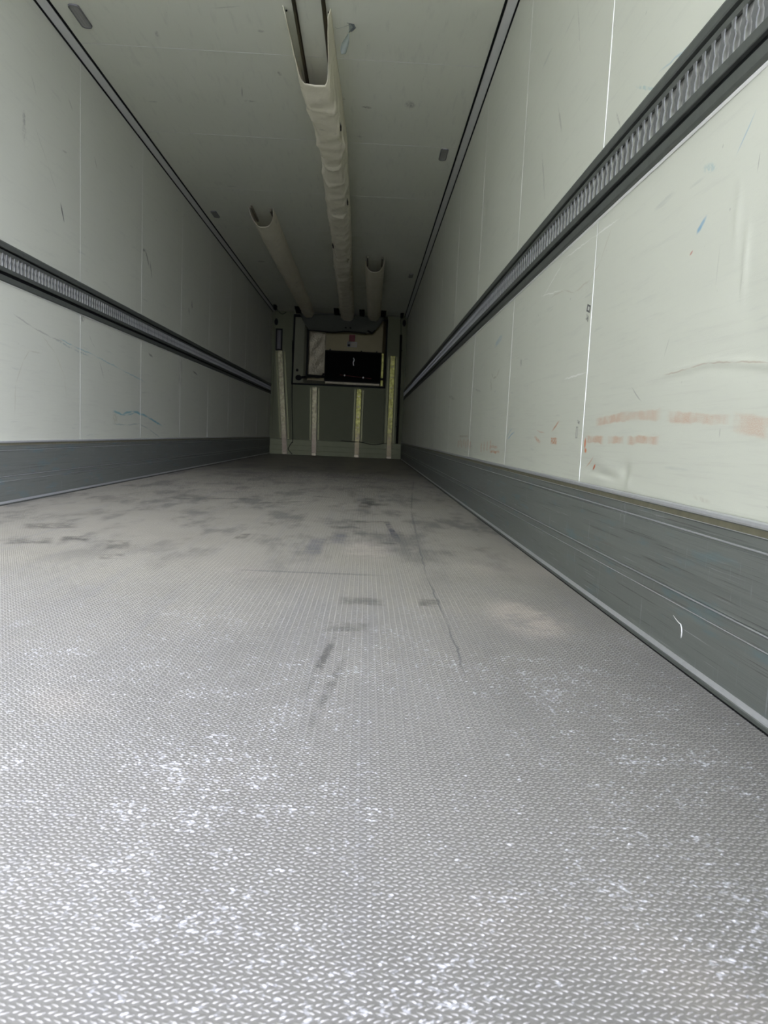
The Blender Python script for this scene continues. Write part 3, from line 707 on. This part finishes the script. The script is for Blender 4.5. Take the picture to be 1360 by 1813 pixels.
# ================================================================== ceiling lamps
def rrect(hx, hy, r, n=5):
    out = []
    for cx, cy, a0 in ((hx - r, hy - r, 0), (-hx + r, hy - r, 90), (-hx + r, -hy + r, 180), (hx - r, -hy + r, 270)):
        for k in range(n + 1):
            a = math.radians(a0 + 90 * k / n); out.append((cx + r * math.cos(a), cy + r * math.sin(a)))
    return out
def lamp(x, y, label):
    root = empty('ceiling_lamp', (x, y, HZ), label, 'lamp', 'flat oblong ceiling lamps')
    o = rrect(.030, .112, .022)
    i = rrect(.023, .104, .017)
    n = len(o)
    vs = [(x + a, y + b, HZ - .0002) for a, b in o] + [(x + a * .97, y + b * .985, HZ - .008) for a, b in o] + [(x + a, y + b, HZ - .008) for a, b in i] + [(x + a, y + b, HZ - .004) for a, b in i]
    fs = []
    for r in range(3): fs += [(r * n + k, r * n + (k + 1) % n, (r + 1) * n + (k + 1) % n, (r + 1) * n + k) for k in range(n)]
    part('rim', MB().add(vs, fs), M['lamp_body'], root)
    part('lens', MB().prism([(x + a * .995, y + b * .995) for a, b in i], 'z', HZ - .0062, HZ - .0005), M['lamp_lens'], root)
    for dx in (-.008, .008):
        part('lens_rib', MB().box(x + dx - .0012, x + dx + .0012, y - .085, y + .085, HZ - .0075, HZ - .006, .0004), M['lamp_lens'], root)
lamp(-1.070, 4.215, 'oblong grey ceiling lamp nearest the rear on the left, largest in view')
lamp(1.082, 5.845, 'oblong grey ceiling lamp on the right side of the ceiling, nearer one')
lamp(-1.079, 7.755, 'small oblong grey ceiling lamp beside the left cove near the left air duct')
lamp(1.090, 10.14, 'tiny oblong grey ceiling lamp on the right, farthest of the lamps')

# ================================================================== torn strip of tape hanging from the ceiling
root = empty('tape_strip', (.392, 4.13, HZ), 'torn grey green strip of tape dangling from the ceiling beside the middle duct', 'tape')
pts = [(.405, 4.13, HZ - .002, .016, .2), (.400, 4.125, HZ - .025, .013, .9), (.389, 4.128, HZ - .050, .009, 1.9), (.384, 4.13, HZ - .068, .014, 2.5), (.377, 4.13, HZ - .092, .019, 2.9), (.371, 4.125, HZ - .118, .020, 3.2), (.366, 4.128, HZ - .146, .017, 3.6), (.366, 4.13, HZ - .156, .012, 3.7)]
vs, fs = [], []
for (x, y, z, w, a) in pts:
    for s in (-1, -.33, .33, 1): vs.append((x + s * w * math.cos(a), y + s * w * math.sin(a) * .8 + .003 * s * s, z - (.004 * s if z < HZ - .15 else 0)))
for j in range(len(pts) - 1):
    for i in range(3): fs.append((j * 4 + i, j * 4 + i + 1, j * 4 + i + 5, j * 4 + i + 4))
o = part('tail', MB().add(vs, fs), M['tape'], root, True); md = o.modifiers.new('thick', 'SOLIDIFY'); md.thickness = .0012
vs = []
for (x, z, w) in ((.392, HZ - .001, .012), (.412, HZ - .004, .012), (.424, HZ - .022, .010), (.412, HZ - .036, .008), (.404, HZ - .044, .004)):
    vs += [(x - w, 4.122, z), (x + w * .6, 4.118, z - .004)]
fs = [(2 * j, 2 * j + 1, 2 * j + 3, 2 * j + 2) for j in range(4)]
o = part('folded_end', MB().add(vs, fs), M['tape_dark'], root); md = o.modifiers.new('thick', 'SOLIDIFY'); md.thickness = .0015
part('thread', MB().tube(spline([(.395, 4.13, HZ - .006), (.36, 4.14, HZ - .014), (.33, 4.15, HZ - .018), (.315, 4.16, HZ - .006)], 6), .0008, 5), M['tape'], root)

# ================================================================== front wall
X0F, X1F, Z0F, Z1F = -.845, .868, 1.315, 2.56       # opening of the cooling unit
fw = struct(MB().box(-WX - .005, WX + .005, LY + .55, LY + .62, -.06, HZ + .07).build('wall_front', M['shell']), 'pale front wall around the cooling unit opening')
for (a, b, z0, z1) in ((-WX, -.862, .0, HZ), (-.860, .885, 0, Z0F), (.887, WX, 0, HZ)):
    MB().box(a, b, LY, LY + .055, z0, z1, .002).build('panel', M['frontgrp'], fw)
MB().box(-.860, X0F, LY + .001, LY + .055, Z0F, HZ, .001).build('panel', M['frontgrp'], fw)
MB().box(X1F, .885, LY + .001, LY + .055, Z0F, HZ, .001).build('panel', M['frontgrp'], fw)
# corner strips where the front meets the sides
for side, nm in ((-1, 'trim_3'), (1, 'trim_4')):
    a, b = sorted((side * (WX - .001), side * (WX - .052)))
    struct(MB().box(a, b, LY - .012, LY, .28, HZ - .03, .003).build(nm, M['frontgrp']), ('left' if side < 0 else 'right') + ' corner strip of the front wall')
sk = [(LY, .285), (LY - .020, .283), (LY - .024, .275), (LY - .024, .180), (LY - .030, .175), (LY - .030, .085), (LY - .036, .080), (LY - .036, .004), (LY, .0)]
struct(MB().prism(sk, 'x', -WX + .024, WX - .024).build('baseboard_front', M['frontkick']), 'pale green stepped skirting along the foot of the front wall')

# ---- four upright bulkhead posts
def post(xb, xt, zt, label, mat='post'):
    x = xb
    root = empty('bulkhead_post', (xb, LY, 0.0), label, 'post', 'upright posts on the front wall')
    dx = xt - xb
    def slab(name, o0, o1, y0, y1, z0, z1, mat):
        def X(off, z): return xb + off + dx * z / zt
        vs = [(X(o, z), y, z) for z in (z0, z1) for y in (y0, y1) for o in (o0, o1)]
        return part(name, MB().add(vs, [(0, 1, 3, 2), (4, 6, 7, 5), (0, 4, 5, 1), (2, 3, 7, 6), (0, 2, 6, 4), (1, 5, 7, 3)]), mat, root)
    slab('channel', -.042, .042, LY - .062, LY - .004, .006, zt, M[mat])
    slab('flange', -.088, -.062, LY - .008, LY, .288, zt - .01, M['postedge'])
    slab('flange', .062, .088, LY - .008, LY, .288, zt - .01, M['postedge'])
    for s in (-1, 1):
        for k in range(4):
            c = xb + s * .068
            part('bolt', MB().disc(c, .075 + .055 * k, LY - .052, LY - .034, .009, .009, 8), M['postedge'], root)
    part('foot', MB().box(xb - .046, xb + .046, LY - .068, LY - .037, .001, .05, .004), M['steel'], root)
    # dents and slots up the channel
    for k in range(int((zt - .3) / .19)):
        z = .36 + .19 * k; c = xb + dx * z / zt
        part('slot', MB().box(c - .022, c + .022, LY - .0635, LY - .061, z, z + .018, .0008), M['steel'], root)
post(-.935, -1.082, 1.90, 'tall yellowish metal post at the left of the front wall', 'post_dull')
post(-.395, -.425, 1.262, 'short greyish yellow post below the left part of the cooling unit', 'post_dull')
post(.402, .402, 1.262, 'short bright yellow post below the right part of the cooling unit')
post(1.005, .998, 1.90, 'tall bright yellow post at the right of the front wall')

# ---- cooling unit
cu = empty('cooling_unit', (0, LY, Z0F), 'boxed cooling unit with black grille set in the front wall', 'cooling unit')
def P_(name, mb, mat, smooth=False): return part(name, mb, mat, cu, smooth)
YB = LY + .26
# recess lining
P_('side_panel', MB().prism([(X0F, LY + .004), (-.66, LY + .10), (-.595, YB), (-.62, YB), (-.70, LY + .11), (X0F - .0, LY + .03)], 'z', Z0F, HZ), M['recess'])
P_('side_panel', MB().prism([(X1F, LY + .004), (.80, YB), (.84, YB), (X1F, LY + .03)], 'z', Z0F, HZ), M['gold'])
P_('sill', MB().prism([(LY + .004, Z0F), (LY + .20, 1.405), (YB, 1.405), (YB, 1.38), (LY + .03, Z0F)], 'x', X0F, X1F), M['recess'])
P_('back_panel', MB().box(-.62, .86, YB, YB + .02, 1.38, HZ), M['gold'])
# crinkled bright sheet at the left of the back panel
nx, nz = 10, 24
vs = []
for j in range(nz + 1):
    for i in range(nx + 1):
        u, v = i / nx, j / nz
        vs.append((-.590 + .335 * u + .012 * math.sin(6 * v) * u, YB - .03 - .035 * u + .010 * math.sin(9 * v + 4 * u) * u + .006 * math.sin(17 * v - 9 * u), 1.49 + .90 * v))
fs = [(j * (nx + 1) + i, j * (nx + 1) + i + 1, (j + 1) * (nx + 1) + i + 1, (j + 1) * (nx + 1) + i) for j in range(nz) for i in range(nx)]
o = P_('foil_sheet', MB().add(vs, fs), M['sheet'], True); md = o.modifiers.new('thick', 'SOLIDIFY'); md.thickness = .003
# black grille box with its fins
P_('grille', MB().box(-.255, .785, LY + .06, YB - .001, 1.40, 1.955, .006), M['grille'])
fin = MB()
for k in range(26): fin.box(-.24 + .04 * k, -.234 + .04 * k, LY + .052, LY + .061, 1.42, 1.94)
f_ = P_('grille_fin', fin, M['grille']); f_['kind'] = 'stuff'
P_('grille_frame', MB().box(-.262, .792, LY + .046, LY + .060, 1.940, 1.962, .003), M['black'])
P_('grille_frame', MB().box(-.262, .792, LY + .046, LY + .060, 1.393, 1.415, .003), M['black'])
P_('grille_frame', MB().box(-.262, -.245, LY + .046, LY + .060, 1.415, 1.94, .003), M['black'])
P_('grille_frame', MB().box(.775, .792, LY + .046, LY + .060, 1.415, 1.94, .003), M['black'])
P_('cable_tie', MB().tube(spline([(.270, LY + .045, 1.84), (.285, LY + .043, 1.80), (.270, LY + .043, 1.76), (.278, LY + .045, 1.70)], 6), .006, 6), M['bead'])
P_('wire', MB().tube(spline([(.03, LY + .045, 1.52), (.12, LY + .040, 1.512), (.30, LY + .042, 1.50), (.47, LY + .040, 1.488), (.62, LY + .046, 1.475)], 6), .005, 6), M['wire_red'])
for x, z in ((.117, 1.512), (.466, 1.488)): P_('wire_clip', MB().disc(x, z, LY + .030, LY + .045, .014, .016, 10), M['bead'])
for x, z in ((-.18, 1.995), (.41, 1.990), (.70, 1.992)): P_('bolt', MB().disc(x, z, YB - .014, YB, .014, .014, 10), M['black'])
P_('red_label', MB().box(.170, .280, YB - .005, YB - .001, 2.165, 2.29, .0008), M['red'])
P_('label_plate', MB().box(.135, .320, YB - .005, YB - .001, 2.060, 2.160, .0008), M['label'])
P_('label_mark', MB().box(.150, .190, YB - .007, YB - .005, 2.075, 2.11, .0005), M['black'])
for k in range(3): P_('label_mark', MB().box(.205, .305, YB - .007, YB - .005, 2.078 + .025 * k, 2.088 + .025 * k, .0005), M['steel'])
P_('edge_strip', MB().box(.795, .835, LY + .10, LY + .14, 1.50, 1.955, .003), M['post'])
P_('edge_strip', MB().box(.795, .835, LY + .10, LY + .14, 1.345, 1.455, .003), M['post'])
P_('drip_rail', MB().box(-.245, .775, LY + .04, LY + .058, 1.345, 1.388, .004), M['sheet'])
P_('side_seal', MB().box(.785, .866, LY + .07, LY + .099, 1.455, 1.50, .003), M['black'])
# black seals round the opening
def seal_bar(x0, z0, x1, z1, w=.030, y0=LY - .012, y1=LY + .006):
    d = Vector((x1 - x0, z1 - z0)); n = Vector((-d.y, d.x)).normalized() * w / 2
    P_('seal', MB().prism([(x0 - n.x, z0 - n.y), (x1 - n.x, z1 - n.y), (x1 + n.x, z1 + n.y), (x0 + n.x, z0 + n.y)], 'y', y0, y1), M['seal'])
seal_bar(-.836, 2.56, -.848, 1.300); seal_bar(-.862, 1.312, .880, 1.318); seal_bar(.872, 1.305, .868, 2.56)
seal_bar(-.85, 2.55, -.70, 2.55, .05); seal_bar(.882, 2.55, .76, 2.55, .04)
seal_bar(-.600, 2.36, -.606, 1.48, .034, YB - .06, YB - .035); seal_bar(-.615, 1.492, -.26, 1.478, .045, YB - .08, YB - .055)
# canvas collar that gathered the ducts
nx, nz = 40, 14
vs = []
for j in range(nz + 1):
    v = j / nz
    for i in range(nx + 1):
        u = i / nx
        xl = -.74 + .17 * v ** 1.2; xr = .82 - .22 * v ** 1.3
        x = xl + (xr - xl) * u
        ztop = 2.588 - .012 * math.sin(u * 9)
        zbot = 2.285 + .02 * u + .012 * math.sin(u * 11 + 1)
        z = ztop + (zbot - ztop) * v
        y = LY - .16 + .13 * v + .030 * math.sin(u * 7 + 3 * v) * v * (1 - v) * 3 + .012 * math.sin(u * 23 + 5 * v) * v
        vs.append((x, y, z))
fs = [(j * (nx + 1) + i, j * (nx + 1) + i + 1, (j + 1) * (nx + 1) + i + 1, (j + 1) * (nx + 1) + i) for j in range(nz) for i in range(nx)]
o = P_('canvas_collar', MB().add(vs, fs), M['canvas'], True); md = o.modifiers.new('thick', 'SOLIDIFY'); md.thickness = .003
hem = MB().tube([Vector(vs[nz * (nx + 1) + i]) + Vector((0, -.002, -.004)) for i in range(0, nx - 3)], .011, 6).build('hem', M['black'], o); hem.matrix_parent_inverse = Matrix.Identity(4)
seal_bar(.51, 2.335, .60, 2.288, .028, LY - .065, LY - .04)
seal_bar(.60, 2.29, .775, 2.52, .014, LY - .05, LY - .03)
for x in (.108, .195): P_('eyelet', MB().disc(x, 2.365, LY - .075, LY - .045, .020, .014, 10), M['black'])
# cable and gland at the foot of the recess
P_('cable_gland', MB().disc(-.735, 1.43, LY + .0, LY + .10, .055, .050, 14), M['black'])
P_('power_cable', MB().tube(spline([(-.735, LY + .03, 1.43), (-.60, LY + .04, 1.45), (-.46, LY + .045, 1.46), (-.38, LY + .045, 1.455), (-.30, LY + .03, 1.48), (-.27, LY + .02, 1.53)], 8), [.022] * 8 + [.017] * 33, 8), M['black'])
P_('knob', MB().disc(-.765, 1.567, LY + .02, LY + .09, .024, .026, 12), M['black'])

# ---- small fittings on the front wall
root = empty('side_vent', (-1.11, LY, 2.0), 'narrow black framed vent high on the left of the front wall', 'vent')
for a, b, c, d in ((-1.175, -1.15, 1.905, 2.30), (-1.075, -1.050, 1.905, 2.30), (-1.15, -1.075, 2.275, 2.30), (-1.15, -1.075, 1.905, 1.93)):
    part('frame', MB().box(a, b, LY - .020, LY - .0005, c, d, .003), M['black'], root)
part('insert', MB().box(-1.15, -1.075, LY - .008, LY - .0005, 1.93, 2.275), M['vent'], root)
part('insert_bar', MB().box(-1.117, -1.108, LY - .012, LY - .008, 1.95, 2.26, .001), M['lamp_body'], root)
def oval(x, z, lb):
    r = empty('grommet', (x, LY, z), lb, 'grommet', 'black oval grommets in the top front corners')
    part('body', MB().disc(x, z, LY - .035, LY - .0125, .028, .055, 16), M['black'], r)
    part('rim', MB().disc(x, z, LY - .0125, LY - .0005, .034, .062, 16), M['seal'], r)
oval(-1.172, 2.42, 'black oval grommet in the top left corner of the front wall')
oval(1.182, 2.51, 'black oval grommet in the top right corner of the front wall')
def hook(x, y, lb):
    r = empty('roller_guide', (x, y, HZ), lb, 'roller', 'black roller guides on the ceiling by the front wall')
    part('bracket', MB().box(x - .030, x + .030, y - .09, y + .09, HZ - .02, HZ - .0005, .006), M['black'], r)
    part('roller', MB().tube([(x, y - .075, HZ - .045), (x, y - .05, HZ - .05), (x, y + .05, HZ - .05), (x, y + .075, HZ - .045)], [.018, .030, .030, .018], 10), M['seal'], r)
hook(-1.13, 13.05, 'black roller guide on the ceiling in the far left corner')
hook(1.12, 13.25, 'black roller guide on the ceiling in the far right corner')
for x, lb in ((-.745, 'black wedge added for the dark gap left of the left air duct'), (-.055, 'black wedge added for the dark gap left of the middle air duct'), (.40, 'black wedge added for the dark gap between the middle and right air ducts'), (.785, 'black wedge added for the dark gap right of the right air duct')):
    w = MB().prism([(13.02, HZ - .0005), (13.38, HZ - .0005), (13.38, HZ - .060), (13.34, HZ - .070)], 'x', x - .045, x + .045).build('gap_shade_wedge', M['black'])  # added black blocks stand in for shadow and dark gaps between the ducts
    tag(w, lb, 'wedge', 'black wedges added for the dark gaps beside the ducts')
root = empty('drain_hose', (1.13, LY, .3), 'thin black hose running down the right side of the front wall', 'hose')
part('hose', MB().tube([(1.148, LY - .03, .29), (1.146, LY - .03, .8), (1.141, LY - .03, 1.5), (1.136, LY - .03, 2.0), (1.133, LY - .03, 2.29)], .022, 10), M['black'], root, True)
part('cord', MB().tube(spline([(1.133, LY - .03, 2.28), (1.125, LY - .03, 2.40), (1.118, LY - .03, 2.50), (1.112, LY - .04, 2.58)], 6), .005, 6), M['black'], root)
for z in (.6, 1.3, 2.0): part('clip', MB().box(1.112, 1.172, LY - .034, LY - .0005, z, z + .016, .002), M['seal'], root)
c1 = MB().tube(spline([(-.866, LY - .008, 2.1), (-.85, LY - .01, 1.55), (-.835, LY - .012, .9), (-.80, LY - .035, .29), (-.82, LY - .045, .22), (-.878, LY - .05, .11), (-.84, LY - .05, .05), (-.80, LY - .045, .006)], 8), .007, 6).build('cable', M['black'])
tag(c1, 'thin dark cable running down the front wall beside the left tall post', 'cable', )
c2 = MB().tube(spline([(.10, LY - .03, .300), (.22, LY - .034, .294), (.33, LY - .072, .292), (.47, LY - .072, .290), (.62, LY - .038, .262), (.75, LY - .036, .254), (.86, LY - .036, .276), (.91, LY - .036, .294)], 8), .006, 6).build('cable', M['black'])
tag(c2, 'thin dark cord sagging along the skirting top at the right of the front wall', 'cable')
c3 = MB().tube(spline([(-1.13, 13.15, HZ - .03), (-1.09, 13.3, HZ - .07), (-1.04, 13.42, HZ - .085), (-.99, 13.5, HZ - .04)], 8), .006, 6).build('cable', M['black'])
tag(c3, 'short loop of cord hanging in the top left corner by the front wall', 'cable')
